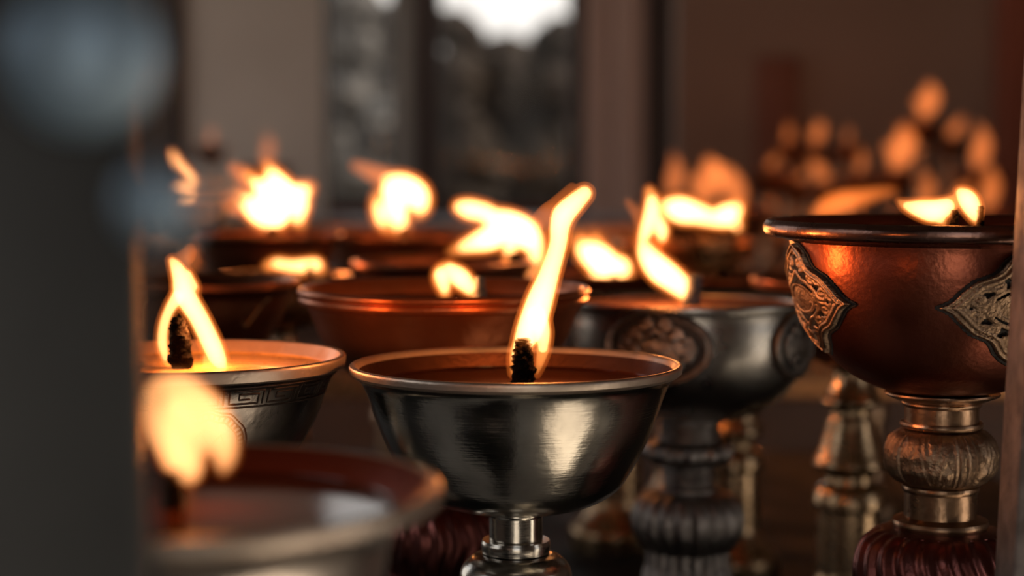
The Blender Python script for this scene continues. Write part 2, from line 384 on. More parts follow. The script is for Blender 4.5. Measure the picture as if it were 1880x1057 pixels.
def scroll_lines():
    L = []
    def spiral(cx, cy, r0, turns, a0, sgn=1):
        t = np.linspace(0, 1, 26)
        rr = r0*(1-.82*t); a = a0+sgn*turns*2*PI*t
        return np.stack([cx+rr*np.cos(a), cy+rr*np.sin(a)], 1)
    for sx in (-1,1):
        for sy in (-1,1):
            L.append(spiral(sx*.56, sy*.14, .13, 1.3, 0 if sx<0 else PI, sx*sy))
            L.append(spiral(sx*.36, sy*.38, .12, 1.2, PI/2*sy, -sx*sy))
            L.append(spiral(sx*.15, sy*.62, .13, 1.3, -PI/2*sy, sx*sy))
            L.append(np.array([(sx*.69, sy*.02),(sx*.60,sy*.28),(sx*.44,sy*.30),(sx*.40,sy*.50),(sx*.26,sy*.56),(sx*.20,sy*.78),(sx*.02,sy*.80)]))
            L.append(np.array([(sx*.43,0),(sx*.40,sy*.18),(sx*.28,sy*.28),(sx*.12,sy*.36),(sx*0,sy*.48)]))
    return L
def line_dist(L, X, Y_):
    d = np.full(X.shape, 1e9)
    for P in L:
        for a, b in zip(P[:-1], P[1:]):
            ab = b-a
            t = np.clip(((X-a[0])*ab[0]+(Y_-a[1])*ab[1])/(ab@ab+1e-12), 0, 1)
            d = np.minimum(d, np.hypot(X-a[0]-t*ab[0], Y_-a[1]-t*ab[1]))
    return d
def medallion(parent, style, R0, az, zc, hu, hv, mat, kind='ogee', res=150, thick=.0022):
    """an openwork plaque, its raised rim and scrolls over a dark backing sheet; az: bearing on the bowl, hu: half width (rad), hv: half height in rim radii"""
    P = ogee() if kind == 'ogee' else oval()
    u = np.linspace(-1.08, 1.08, res); v = np.linspace(-1.05, 1.05, res)
    U, V = np.meshgrid(u, v)
    d = poly_dist(P, U, V)
    ld = line_dist(scroll_lines(), U, V)
    e = np.hypot(U/.36, V/.24)                                      # plain oval boss in the middle
    noise = np.zeros_like(U)
    for i in range(14):
        a = rng.uniform(0, 2*PI); f = rng.uniform(14, 34); noise += np.sin(U*f*math.cos(a)+V*f*math.sin(a)+rng.uniform(0,6))
    noise /= 14
    rim = (d > 0) & (d < .15)
    hgt = np.full(U.shape, -1.0)
    sc = .046 if kind == 'ogee' else .052
    hgt = np.where(ld < sc, .55+.35*np.sqrt(np.clip(1-(ld/sc)**2, 0, 1))+.25*noise, hgt)
    hgt = np.where(e < 1, .62+.12*np.cos(e*PI/2)+.15*noise, hgt)
    hgt = np.where((e >= .92) & (e < 1.14), .86, hgt)
    rh = np.where(d < .065, .75+.5*np.sin(np.clip(d/.065,0,1)*PI), .70+.42*np.sin(np.clip((d-.065)/.085,0,1)*PI))
    hgt = np.where(rim, rh, hgt); hgt = np.where(d <= 0, -9, hgt)
    zb = BOWL[style]['zb']
    def pos(uu, vv, h):
        z = zc+vv*hv; r = bowl_r(style, z)*R0 + h
        th = az+uu*hu
        return (r*math.cos(th), r*math.sin(th), z*R0)
    def build(mask, H, base, name, mt, par):
        bm = bmesh.new(); vid = {}; vb = {}
        for i in range(res):
            for j in range(res):
                pass
        def vert(i, j):
            if (i, j) not in vid: vid[(i,j)] = bm.verts.new(pos(u[j], v[i], H[i,j]))
            return vid[(i,j)]
        def vbase(i, j):
            if (i, j) not in vb: vb[(i,j)] = bm.verts.new(pos(u[j], v[i], base))
            return vb[(i,j)]
        cell = mask[:-1,:-1] & mask[1:,:-1] & mask[:-1,1:] & mask[1:,1:]
        I, J = np.nonzero(cell)
        for i, j in zip(I, J):
            bm.faces.new((vert(i,j), vert(i,j+1), vert(i+1,j+1), vert(i+1,j)))
            for (di, dj, a, b) in ((-1,0,(i,j),(i,j+1)),(1,0,(i+1,j+1),(i+1,j)),(0,-1,(i+1,j),(i,j)),(0,1,(i,j+1),(i+1,j+1))):
                ii, jj = i+di, j+dj
                if ii < 0 or jj < 0 or ii >= res-1 or jj >= res-1 or not cell[ii,jj]:
                    bm.faces.new((vert(*b), vert(*a), vbase(*a), vbase(*b)))
        return from_bm(name, bm, mt, par, ang=70)
    md = build(hgt > 0, .0006+np.clip(hgt,0,2)*thick, .0002, 'medallion', mat, parent)
    build(d > -.045, np.full(U.shape, .0007), -.0008, 'backing', M['black_backing'], md)
    return md

# ------------------------------------------------------------------ a lamp
LAMPS = []
def lamp(name, label, cx, cy, half, Y, bowl, ped, mb, mp, fill=-.10, mfill='oil', group=None, rimmat=None, lining=None, nseg=128, name_cat='butter lamp', knop=None, basem=None, ztab=-.05):
    c = at(cx, cy, Y); R0 = half*Y/F
    root = empty(name, (c.x, Y, ztab), label, name_cat, group)
    zr = c.z-ztab; B = BOWL[bowl]
    nr = RIMSEGS[bowl]
    up = lambda q: [(r*R0, zr+z*R0) for r, z in q]
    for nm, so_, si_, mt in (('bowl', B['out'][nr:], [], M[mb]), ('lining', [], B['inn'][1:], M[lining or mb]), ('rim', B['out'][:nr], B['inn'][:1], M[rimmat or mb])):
        bm = bmesh.new()
        if so_: bm = lathe_bm([up(q) for q in so_], nseg, bm=bm)
        if si_: bm = lathe_bm([up(q) for q in si_], nseg, bm=bm)
        bmesh.ops.remove_doubles(bm, verts=bm.verts[:], dist=1e-6); bmesh.ops.recalc_face_normals(bm, faces=bm.faces[:])
        from_bm(nm, bm, mt, root, ang=28)
    H = zr-B['zb']*R0; H0 = H+ztab; tb = PEDFOOT[ped]
    def zt(t): return H-t*H0 if t <= tb else (H-tb*H0)*(1-(t-tb)/(1-tb))
    for (nm, segs, dk) in PED[ped]:
        fn = disp_fn(dk, R0)
        mt = M[mp] if nm != 'base' or basem is None else M[basem]
        if nm == 'knop' and knop: mt = M[knop]
        bm = lathe_bm([[(r*R0, zt(t)) for r, t in s] for s in segs], 192 if fn else 64, n=8 if fn else 5, disp=fn)
        from_bm(nm, bm, mt, root, ang=35)
    # the butter or oil that fills the bowl
    ri = inner_r(bowl, fill)*R0
    bm = lathe_bm([[(ri*1.0, zr+fill*R0+.0008), (ri*.985, zr+fill*R0+.0001), (ri*.9, zr+fill*R0), (ri*.4, zr+fill*R0+.0002),(0, zr+fill*R0+.0003)]], 64)
    from_bm('butter', bm, M[mfill], root)
    root['R0'] = R0; root['zr'] = zr; root['fz'] = fill*R0+zr
    LAMPS.append(root)
    return root, R0, zr
def wick(root, px, pybase, pytop, r, Y, mat='wick', seed=1, lean=0, tip=.75, rough=.12, name='wick'):
    """a wick standing in the butter; heights from the photograph, foot on the butter's surface"""
    k = Y/F; a = at(px, pytop, Y)-Vector(root.location)
    x = a.x; zt = a.z; zb = root['fz']-.004
    y = a.y
    p = [(x-lean*k, y, zb, r*k), (x-lean*.7*k, y, zb+(zt-zb)*.4, r*k*1.0), (x-lean*.3*k, y, zb+(zt-zb)*.75, r*k*.85), (x, y, zt-.15*r*k, r*k*tip), (x, y, zt, r*k*tip*.55)]
    return from_bm(name, wick_bm(p, rough, seed=seed), M[mat], root, ang=60)

# A: the sharp silver lamp in the middle
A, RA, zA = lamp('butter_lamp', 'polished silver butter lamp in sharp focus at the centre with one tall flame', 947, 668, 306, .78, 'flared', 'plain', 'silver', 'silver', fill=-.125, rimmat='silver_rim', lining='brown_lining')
wick(A, 960, 702, 620, 21, .78, seed=3, tip=.62)
add_flame(A, [[(1073,355,18),(1055,372,22),(1035,393,25),(1028,415,23),(1024,450,21),(1009,500,23),(990,555,29),(975,600,30),(960,630,22),(948,655,15),(942,684,7)],
              [(985,580,24,10),(996,610,19,10),(997,640,14,10),(991,668,9,10),(986,688,4,10)]], .78, halo=4, power=.12,
          wisps=[[(1040,385,20),(1014,392,20),(992,402,12)],[(1015,385,14),(1035,362,9),(1050,343,4)]], lightpos=(985,560))

# B: silver lamp with the engraved key band
Bl, RB, zB = lamp('butter_lamp', 'silver butter lamp with engraved key band and butter glowing orange, beside the dark post', 345, 652, 290, .80, 'conical', 'plain', 'grey_silver', 'silver', fill=-.085, mfill='butter', rimmat='silver_rim', lining='pale_lining')
wick(Bl, 326, 690, 582, 20, .80, seed=5, lean=-8, tip=.5, rough=.16)
add_flame(Bl, [[(316,478,11),(324,490,16),(333,512,21),(338,535,24),(348,556,23),(362,578,22),(376,605,22),(390,635,22),(400,658,20),(410,674,11),(434,683,3)],
               [(326,545,17,8),(310,568,14,8),(299,597,14,8),(296,630,14,8),(302,658,11,8),(312,678,5,8)],
               [(340,508,18),(354,526,14),(363,536,5)],[(388,660,18),(378,676,9),(362,683,5)]], .80, halo=3, power=.12,
          wisps=[[(330,480,14),(345,468,12),(350,455,6)]], lightpos=(352,600))

# C: big lamp close to the camera
Cl, RC, zC = lamp('butter_lamp', 'blurred wide-rimmed lamp close to the camera at the lower left, dark oil inside', 315, 893, 500, .476, 'lipped', 'plain', 'dull_silver', 'dull_silver', fill=-.09, mfill='oil', rimmat='silver_rim', lining='red_lining')
wick(Cl, 318, 930, 862, 20, .476, seed=8)
add_flame(Cl, [[(288,722,24),(284,748,26),(300,775,34),(318,805,38),(336,840,38),(346,864,24),(348,884,6)],
               [(300,712,24),(335,714,28),(365,740,34),(388,770,36),(404,800,32),(412,832,23),(410,860,10)],
               [(330,750,38),(355,785,36),(368,815,24)]], .476, core='flame_soft', halo=6, power=.06, lightpos=(350,790))

# D: copper lamp with brass plaques on an ornate brass stand
D, RD, zD = lamp('butter_lamp', 'red copper lamp with brass openwork plaques on a brass stand, beside the steel post', 1735, 414, 330, .80, 'rolled', 'ornate', 'copper', 'brass', fill=-.03, knop='old_brass', basem='red_copper', nseg=160, rimmat='copper_rim')
for dg_ in (-67, 30, 126, 220):
    m_ = medallion(D, 'rolled', RD, face_az(dg_, 1735), -.395, R(32), .315, M['old_brass'])
    m_.location.z = zD
wick(D, 1752, 420, 385, 9, .80, seed=11)
wick(D, 1800, 420, 378, 7, .80, seed=12, name='wick')
add_flame(D, [[(1650,369,5),(1664,377,12),(1688,383,20),(1716,387,25),(1738,379,20),(1750,366,10)],[(1714,390,20),(1727,402,13),(1734,412,5)],
              [(1764,354,14),(1776,366,22),(1786,384,20),(1790,400,12),(1795,412,5)]], .80, halo=3, power=.07, lightpos=(1740,378))

# E: dark silver lamp with round plaques on a gadrooned stand
E, RE, zE = lamp('butter_lamp', 'dark silver lamp with round scrollwork plaques on a gadrooned stand, pale rag wick', 1266, 548, 228, 1.02, 'round', 'gadroon', 'dark_silver', 'dark_iron', fill=-.06, mfill='wax')
for dg_ in (-15, 67, 155, 245):
    m_ = medallion(E, 'round', RE, face_az(dg_, 1266), -.315, R(25.5), .30, M['dark_iron'], kind='oval', thick=.0026)
    m_.location.z = zE
wick(E, 1276, 560, 505, 15, 1.02, 'cotton_wick', seed=14, lean=8, tip=.9)
add_flame(E, [[(1192,350,9),(1197,368,15),(1197,392,19),(1188,420,17),(1180,445,13),(1190,470,22),(1212,495,28),(1238,515,26),(1254,530,22),(1256,548,9)],
              [(1200,395,16),(1213,420,17),(1216,436,12)],[(1200,480,20),(1188,455,14)]], 1.02, halo=4, power=.075,
          wisps=[[(1180,410,10),(1166,388,6),(1152,370,2)]], lightpos=(1215,480))

# F: banded copper lamp behind the silver one
Fl, RF, zF = lamp('butter_lamp', 'copper lamp with a double banded rim, just behind the polished silver lamp', 815, 527, 266, .93, 'banded', 'ornate', 'warm_copper', 'brass', fill=-.12, basem='red_copper', mfill='oil', knop='old_brass')
wick(Fl, 881, 552, 508, 12, .93, 'cotton_wick', seed=17)
add_flame(Fl, [[(823,486,9),(812,505,20),(816,530,14),(818,550,5)],[(826,496,18),(845,510,22),(862,528,17),(872,545,8)]], .93, halo=4, power=.06)

# G .. : lamps further back
G, RG, zG = lamp('butter_lamp', 'dark lamp with an engraved curl on its side, behind the key banded lamp', 378, 512, 172, 1.05, 'conical', 'plain', 'dark_copper', 'dark_copper', fill=-.12)
wick(G, 350, 515, 500, 10, 1.05)
G2, RG2, zG2 = lamp('butter_lamp', 'small copper lamp with a low sideways flame between the two left rims', 520, 503, 125, 1.2, 'lipped', 'baluster', 'bright_copper', 'brass', fill=-.10)
wick(G2, 568, 505, 485, 8, 1.2)
add_flame(G2, [[(490,488,8),(508,484,13),(535,488,14),(560,488,16),(580,486,15),(590,496,8)]], 1.2, halo=3, power=.05)
J, RJ, zJ = lamp('butter_lamp', 'dark lamp with a big forked flame, behind the banded copper lamp', 815, 478, 170, 1.2, 'flared', 'baluster', 'dark_copper', 'brass', fill=-.10)
wick(J, 945, 505, 462, 14, 1.2, seed=21)
add_flame(J, [[(846,380,15),(862,384,20),(888,390,20),(908,402,22),(935,412,28),(962,428,30),(980,450,20),(984,475,14),(976,498,10),(966,510,5)],
              [(925,420,28),(900,436,26),(872,446,19),(848,454,12),(828,462,5)],[(940,430,24),(936,458,15),(934,480,8)]], 1.2, halo=5, power=.09, lightpos=(930,425))
K, RK, zK = lamp('butter_lamp', 'dark lamp hidden behind the tall centre flame, on a brass baluster stand', 1132, 498, 148, 1.40, 'flared', 'baluster', 'dark_copper', 'bright_brass', fill=-.10)
wick(K, 1128, 515, 498, 9, 1.4)
add_flame(K, [[(1064,440,9),(1075,458,19),(1096,472,28),(1118,488,26),(1138,492,22),(1150,508,10)],[(1092,440,10),(1098,462,18)],[(1100,500,18),(1128,508,14)]], 1.4, halo=6, power=.07)
O, RO, zO = lamp('butter_lamp', 'unlit looking brass lamp glimpsed between the plaqued silver and copper bowls', 1350, 505, 150, 1.3, 'flared', 'baluster', 'dark_copper', 'bright_brass', fill=-.10)
wick(O, 1330, 505, 492, 8, 1.3)
Nl, RN, zN = lamp('butter_lamp', 'lamp on a turned brass stand, its bowl tucked behind the red copper one', 1566, 510, 186, 1.15, 'conical', 'baluster', 'warm_copper', 'bright_brass', fill=-.10)
wick(Nl, 1566, 525, 500, 8, 1.15)
Q, RQ, zQ = lamp('butter_lamp', 'lamp behind the copper rim at right, its dim orange flame leaning right', 1590, 418, 128, 1.5, 'conical', 'baluster', 'warm_copper', 'brass', fill=-.08)
wick(Q, 1515, 425, 398, 8, 1.5)
add_flame(Q, [[(1500,392,9),(1520,380,17),(1548,370,18),(1580,362,13),(1615,354,8),(1640,350,4)]], 1.5, core='flame_dim', halo=3, power=.05)
Ll, RL, zL = lamp('butter_lamp', 'copper lamp at back right with a flame lying flat along its rim', 1250, 436, 132, 1.5, 'banded', 'baluster', 'bright_copper', 'brass', fill=-.08)
wick(Ll, 1345, 440, 415, 8, 1.5)
add_flame(Ll, [[(1228,380,16),(1250,385,24),(1280,392,20),(1310,400,17),(1335,395,22),(1350,385,15),(1356,372,6)],[(1340,400,16),(1350,415,12)]], 1.5, halo=5, power=.09)
I, RI, zI = lamp('butter_lamp', 'dark lamp at back with a rounded flame trailing a wisp to its left', 735, 430, 140, 1.5, 'flared', 'baluster', 'dark_copper', 'brass', fill=-.06)
wick(I, 740, 440, 415, 9, 1.5)
add_flame(I, [[(696,362,10),(698,380,15),(703,402,15),(712,418,8)],[(712,330,12),(740,340,22),(762,358,26),(772,378,16),(768,392,8)],[(725,350,26),(728,385,22),(734,410,16),(736,425,8)]], 1.5, halo=6, power=.09,
          wisps=[[(715,330,14),(690,320,10),(668,310,6),(652,304,3)]])
Hl, RH, zH = lamp('butter_lamp', 'dark lamp at back left with the largest, many tongued flame', 490, 428, 138, 1.37, 'flared', 'baluster', 'dark_copper', 'brass', fill=-.06)
wick(Hl, 500, 430, 415, 12, 1.37)
add_flame(Hl, [[(434,360,9),(455,372,18),(478,388,26),(495,408,16)],[(489,300,6),(499,320,15),(510,345,27),(530,365,30),(556,352,17),(569,343,8)],[(452,322,9),(470,338,15),(492,356,26),(505,385,32),(500,408,16)],[(545,375,24),(546,398,15),(552,412,7)]], 1.37, halo=6, power=.12,
          wisps=[[(455,330,16),(436,316,9),(428,308,4)],[(440,375,16),(420,370,10)]])
P, RP, zP = lamp('butter_lamp', 'pale silver lamp half hidden by the dark post, with a thin hooked flame', 348, 365, 80, 1.62, 'flared', 'baluster', 'silver_rim', 'brass', fill=-.08, mfill='oil')
wick(P, 333, 400, 372, 6, 1.62)
add_flame(P, [[(316,284,7),(324,302,10),(335,315,11),(346,330,12),(347,345,13),(336,355,15),(326,360,14)],[(334,355,17),(338,372,15),(337,390,8)]], 1.62, core='flame_soft', halo=3, power=.05)

# engraved lines on lamp B: a key band under the rim and a ringed roundel
def wrap_strips(parent, name, style, R0, zr, polys, w, mat, h=.00015):
    """thin inlaid lines: polys of (bearing rad, z in rim radii), width w in metres"""
    bm = bmesh.new()
    for P_ in polys:
        d = []
        for a, b in zip(P_[:-1], P_[1:]):
            n = max(2, int(math.hypot((b[0]-a[0])*.9, b[1]-a[1])/.02))
            for i in range(n): d.append((a[0]+(b[0]-a[0])*i/n, a[1]+(b[1]-a[1])*i/n))
        d.append(P_[-1])
        prev = None
        for i, (th, z) in enumerate(d):
            q = d[min(i+1, len(d)-1)]; p0 = d[max(i-1, 0)]
            r = bowl_r(style, z)
            tx, tz = (q[0]-p0[0])*r, q[1]-p0[1]; L = math.hypot(tx, tz) or 1
            nx, nz = -tz/L*w/2/R0, tx/L*w/2/R0
            pair = []
            for s in (-1, 1):
                th2 = th+s*nx/r; z2 = z+s*nz; rr = bowl_r(style, z2)*R0+h
                pair.append(bm.verts.new((rr*math.cos(th2), rr*math.sin(th2), zr+z2*R0)))
            if prev: bm.faces.new((prev[0], prev[1], pair[1], pair[0]))
            prev = pair
    bmesh.ops.recalc_face_normals(bm, faces=bm.faces[:])
    o = from_bm(name, bm, mat, parent)
    md = o.modifiers.new('t', 'SOLIDIFY'); md.thickness = .0004; md.offset = 0
    return o
pol = []
nk = 22
for k in range(nk):
    t0 = 2*PI*k/nk; w = 2*PI/nk; z0, z1 = -.125, -.215
    def q(u, v): return (t0+u*w, z0+(z1-z0)*v)
    pol.append([q(.06,.02),q(.06,.95),q(.80,.95),q(.80,.30),q(.30,.30),q(.30,.66),q(.58,.66)])
    pol.append([q(.92,1.0),q(.92,.05),q(.16,.05)])
pol.append([(2*PI*i/96, -.108) for i in range(97)]); pol.append([(2*PI*i/96, -.232) for i in range(97)])
wrap_strips(Bl, 'key_band', 'conical', RB, zB, pol, .0006, M['engraved'])
for c in [face_az(8+q_, 345) for q_ in (0,90,180,270)]:
    pol = []
    for rr in (.255, .235, .195):
        pol.append([(c+rr*1.25*math.cos(t), -.50+rr*(1+.03*math.cos(t*12))*math.sin(t)) for t in np.linspace(0, 2*PI, 60)])
    for t in np.linspace(0, 2*PI, 44, endpoint=False):
        pol.append([(c+.20*1.25*math.cos(t), -.50+.20*math.sin(t)), (c+.232*1.25*math.cos(t), -.50+.232*math.sin(t))])
    for s in (1,-1):
        pol.append([(c-s*.16, -.50+s*.02),(c-s*.05,-.50+s*.12),(c+s*.02,-.50+s*.03),(c+s*.10,-.50+s*.10),(c+s*.16,-.50-s*.02)])
    wrap_strips(Bl, 'roundel', 'conical', RB, zB, pol, .0006, M['engraved'])
# the curl engraved on lamp G
for s in (0, 90, 180, 270):
    c = face_az(30+s, 378)
    pol = []; pol.append([(c+.30, -.16),(c+.20,-.22),(c+.10,-.36),(c+.02,-.46),(c-.04,-.45),(c-.03,-.40)])
    wrap_strips(G, 'curl', 'conical', RG, zG, pol, .0013, M['brass'], h=.0004)

# ------------------------------------------------------------------ posts of the lamp case
lp = empty('door_post', (0, 0, -.75), 'very blurred dark post filling the left edge, close to the camera', 'post')
ang = math.atan((272-CX)/F)
bm = box_bm(-.16, 0, .30, .385, 0, 1.7, .002)
for v in bm.verts:
    # turned about the camera side so its inner cheek runs along the case opening
    x, y = v.co.x, v.co.y
    v.co.x = x*math.cos(ang)+y*math.sin(ang); v.co.y = -x*math.sin(ang)+y*math.cos(ang)
from_bm('upright', bm, M['post'], lp, smooth=True, ang=50)
def knobm(name, px, py, Y, r, Yb, mat, par):
    c = at(px, py, Y)-Vector(par.location)
    k = Y/F; rr = r*k
    bm = lathe_bm([[(0, rr*.55),(rr*.45,rr*.50),(rr*.82,rr*.28),(rr,0),(rr*.86,-rr*.3),(rr*.5,-rr*.5)],[(rr*.5,-rr*.5),(rr*.3,-rr*.6),(rr*.3,-(Yb-Y)-.003)],[(rr*.3,-(Yb-Y)-.003),(0,-(Yb-Y)-.003)]], 48)
    bmesh.ops.rotate(bm, verts=bm.verts[:], cent=(0,0,0), matrix=Matrix.Rotation(PI/2, 3, 'X'))
    o = from_bm(name, bm, mat, par); o.location = c
    return o
knobm('knob', 292, 372, .245, 74, .305, M['knob'], lp)  # added shape standing in for a blurred pale highlight at the post's edge
knobm('highlight_stud', 150, 100, .285, 150, .30, M['knob'], lp)  # added dome in place of the pale blue sky reflection on the post

rp = empty('case_post', (0, 0, -.75), 'slim weathered steel post along the right edge, in front of the copper lamp', 'post')
p0 = at(1884, 260, .68)-Vector(rp.location); p1 = at(1838, 1057, .68)-Vector(rp.location)
sl = (p0.x-p1.x)/(p0.z-p1.z)
bm = box_bm(0, .045, .664, .69, 0, 1.4, .0012)
for v in bm.verts: v.co.x += p1.x+sl*(v.co.z-p1.z)
from_bm('upright', bm, M['rust_steel'], rp, ang=50)

# ------------------------------------------------------------------ tables
tb = empty('lamp_table', (0, 1.15, -.75), 'dark painted table under the main group of lamps', 'table')
boxo('tabletop', -.62, .45, -.414, .70, .665, .70, M['table'], tb, .004)
for sx in (-.56, .39):
    for sy in (-.38, .64): boxo('leg', sx-.03, sx+.03, sy-.03, sy+.03, 0, .665, M['table'], tb, .003)
boxo('apron', -.53, .36, -.40, -.38, .57, .665, M['table'], tb)
st = empty('lamp_stand', (-.12, .50, -.75), 'small low stand under the closest blurred lamp', 'stand')
boxo('tabletop', -.08, .12, -.10, .12, .67, .70, M['table'], st, .003)
boxo('leg', -.02, .06, -.03, .05, .0, .67, M['table'], st, .003)
def step(name, label, x0, x1, y0, y1, z0, z1):
    t = empty(name, ((x0+x1)/2, (y0+y1)/2, z0), label, 'altar step')
    cx, cy = (x0+x1)/2, (y0+y1)/2
    boxo('block', x0-cx, x1-cx, y0-cy, y1-cy, 0, z1-z0, M['altar'], t, .004)
    boxo('edge_rail', x0-cx, x1-cx, y0-cy-.012, y0-cy, z1-z0-.04, z1-z0-.004, M['bright_copper'], t, .003)
    return t
step('altar_step', 'lowest brown altar step with a copper edge, behind the table', -.75, 1.2, 2.22, 2.60, -.75, -.005)
step('altar_step', 'middle altar step carrying blurred lamps, behind the lowest step', -.75, 1.2, 2.62, 2.97, -.75, .075)
step('altar_step', 'highest altar step at the back, carrying the topmost blurred lamps', -.75, 1.2, 2.99, 3.36, -.75, .135)

# ------------------------------------------------------------------ far lamps on the altar: one built, then copied
def far_proto():
    Rf = .042; zr = .165
    root = empty('small_butter_lamp', (0,0,0))
    B = BOWL['flared']
    bm = lathe_bm([[(r*Rf, zr+z*Rf) for r, z in s] for s in B['out']], 40, n=3)
    bm = lathe_bm([[(r*Rf, zr+z*Rf) for r, z in s] for s in B['inn']], 40, n=3, bm=bm)
    bmesh.ops.remove_doubles(bm, verts=bm.verts[:], dist=1e-6); bmesh.ops.recalc_face_normals(bm, faces=bm.faces[:])
    from_bm('bowl', bm, M['dark_copper'], root)
    H = zr-.89*Rf
    for (nm, segs, dk) in PED['baluster']:
        from_bm(nm, lathe_bm([[(r*Rf, H*(1-t)) for r, t in s] for s in segs], 32, n=3), M['brass'], root)
    from_bm('butter', lathe_bm([[(.88*Rf, zr-.1*Rf),(0, zr-.1*Rf)]], 32), M['oil'], root)
    from_bm('wick', wick_bm([(0,0,zr-.012,.004),(0,0,zr,.004),(.002,0,zr+.008,.003)], seed=3), M['wick'], root)
    return root
proto = far_proto()
def far_flame(kind):
    k = 1.0
    # heights in metres above the wick, drawn around the origin
    sh = {0:[[(-.003,.004,.006),(0,.012,.011),(.003,.026,.0115),(.002,.040,.007),(-.002,.050,.003)]],
          1:[[(0,.004,.007),(.006,.014,.012),(.014,.024,.011),(.020,.034,.006)]],
          2:[[(0,.004,.006),(-.006,.014,.012),(-.014,.026,.013),(-.024,.036,.008),(-.030,.044,.003)]],
          3:[[(0,.006,.008),(.004,.018,.015),(.010,.032,.015),(.008,.046,.008)],[(.006,.02,.010),(-.008,.026,.008)]]}[kind]
    pp = [p for ch in sh for p in cr([np.array(c) for c in ch], 6)]
    me = blobs_mesh([(p[0],0,p[1]) for p in pp], [(p[2],p[2]*.7,p[2]) for p in pp])
    o = bpy.data.objects.new('tmp', me); COL.objects.link(o)
    mod = o.modifiers.new('r','REMESH'); mod.mode='VOXEL'; mod.voxel_size=.0012
    sm = o.modifiers.new('s','SMOOTH'); sm.iterations = 8
    dg = bpy.context.evaluated_depsgraph_get(); res = bpy.data.meshes.new_from_object(o.evaluated_get(dg), depsgraph=dg)
    bpy.data.objects.remove(o); res.shade_smooth(); res.name='flame'; res.materials.append(M['flame_dim'])
    return res
FM = [far_flame(i) for i in range(4)]
FL = bpy.data.lights.new('flame_light','POINT'); FL.energy=.14; FL.color=(1,.30,.07); FL.shadow_soft_size=.01
ORD = ['first','second','third','fourth','fifth','sixth','seventh','eighth','ninth','tenth','eleventh','twelfth']
def copy_lamp(root, first):
    if first: return root
    r = root.copy(); COL.objects.link(r)
    for ch in list(root.children):
        if ch.name.startswith(('flame',)): continue
        c = ch.copy(); COL.objects.link(c); c.parent = r
    return r
# (pixel x, pixel y of the flame's middle, flame shape, flame size)
tiers = [('lower', 2.42, -.005, [(1236,318,0,1.0),(1288,340,3,1.15),(1362,342,2,1.3),(1700,345,0,.9),(1752,345,1,.9),(1815,350,0,1.2)]),
         ('middle', 2.78, .075, [(490,268,0,.9),(1412,285,1,.8),(1466,318,1,.8),(1518,318,2,1.2),(1580,292,0,.95),(1645,288,3,1.6),(1798,282,0,1.5)]),
         ('upper', 3.14, .135, [(387,285,0,.8),(1446,243,0,1.0),(1496,255,3,1.1),(1556,243,0,.8),(1695,192,3,1.2),(1746,232,1,1.2)])]
first = True
for tn, Y, zt, items in tiers:
    items = sorted(items)
    for i, (px, py, kd, fs) in enumerate(items):
        r = copy_lamp(proto, first)
        jy = Y + (-.085, 0, .085)[i % 3]
        c = at(px, py, jy)
        s = (c.z-zt)/.195
        s = max(.75, min(1.55, s))
        r.location = (c.x, jy, zt); r.scale = (s if s < 1.1 else 1.1,)*2+(s,)
        f = mesh_obj('flame', FM[kd], None, r); f.location = (0,0,.17); f.scale = (fs, fs, fs*r.scale.x/s)
        lo = bpy.data.objects.new('flame_light', FL); COL.objects.link(lo); lo.parent = f; lo.location = (0,0,.022)
        tag(r, f'small blurred lamp on the altar\'s {tn} step, {ORD[i]} from the left', 'butter lamp', f'blurred lamps on the {tn} altar step')
        first = False

# ------------------------------------------------------------------ the room
YB = 5.0
def bx(px, Y=YB): return (px-CX)/F*Y
def bz(py, Y=YB): return CAMZ-(py-HZ)/F*Y
ZF, ZC = -.75, 1.9
XL, XR, YF = -2.2, 2.4, -1.7
struct(boxo('floor', XL, XR, YF, YB+.1, ZF-.05, ZF, M['stone']))
struct(boxo('ceiling', XL, XR, YF, YB+.1, ZC, ZC+.05, M['ceiling']))
bm = box_bm(XL-.1, XL, YF, -.6, ZF, ZC); box_bm(XL-.1, XL, -.6, .9, ZF, .25, bm=bm); box_bm(XL-.1, XL, -.6, .9, 1.5, ZC, bm=bm)
box_bm(XL-.1, XL, .9, 2.2, ZF, ZC, bm=bm); box_bm(XL-.1, XL, 2.2, 4.5, ZF, -.1, bm=bm); box_bm(XL-.1, XL, 2.2, 4.5, 1.6, ZC, bm=bm)  # unseen opening towards the back, added so daylight reaches plaster and right panel
box_bm(XL-.1, XL, 4.5, YB+.1, ZF, ZC, bm=bm)
struct(from_bm('wall_left', bm, M['brown_wall'], smooth=False))
# right wall with a doorway near the camera
bm = box_bm(XR, XR+.1, YF, -.50, ZF, ZC)
box_bm(XR, XR+.1, .38, YB+.1, ZF, ZC, bm=bm); box_bm(XR, XR+.1, -.50, .38, 1.35, ZC, bm=bm)
struct(from_bm('wall_right', bm, M['brown_wall'], smooth=False))
# front wall behind the camera: doorway in the middle
bm = box_bm(XL, -.45, YF-.1, YF, ZF, ZC)
box_bm(.55, XR, YF-.1, YF, ZF, ZC, bm=bm); box_bm(-.45, .55, YF-.1, YF, 1.35, ZC, bm=bm)
struct(from_bm('wall_front', bm, M['dark_wall'], smooth=False))
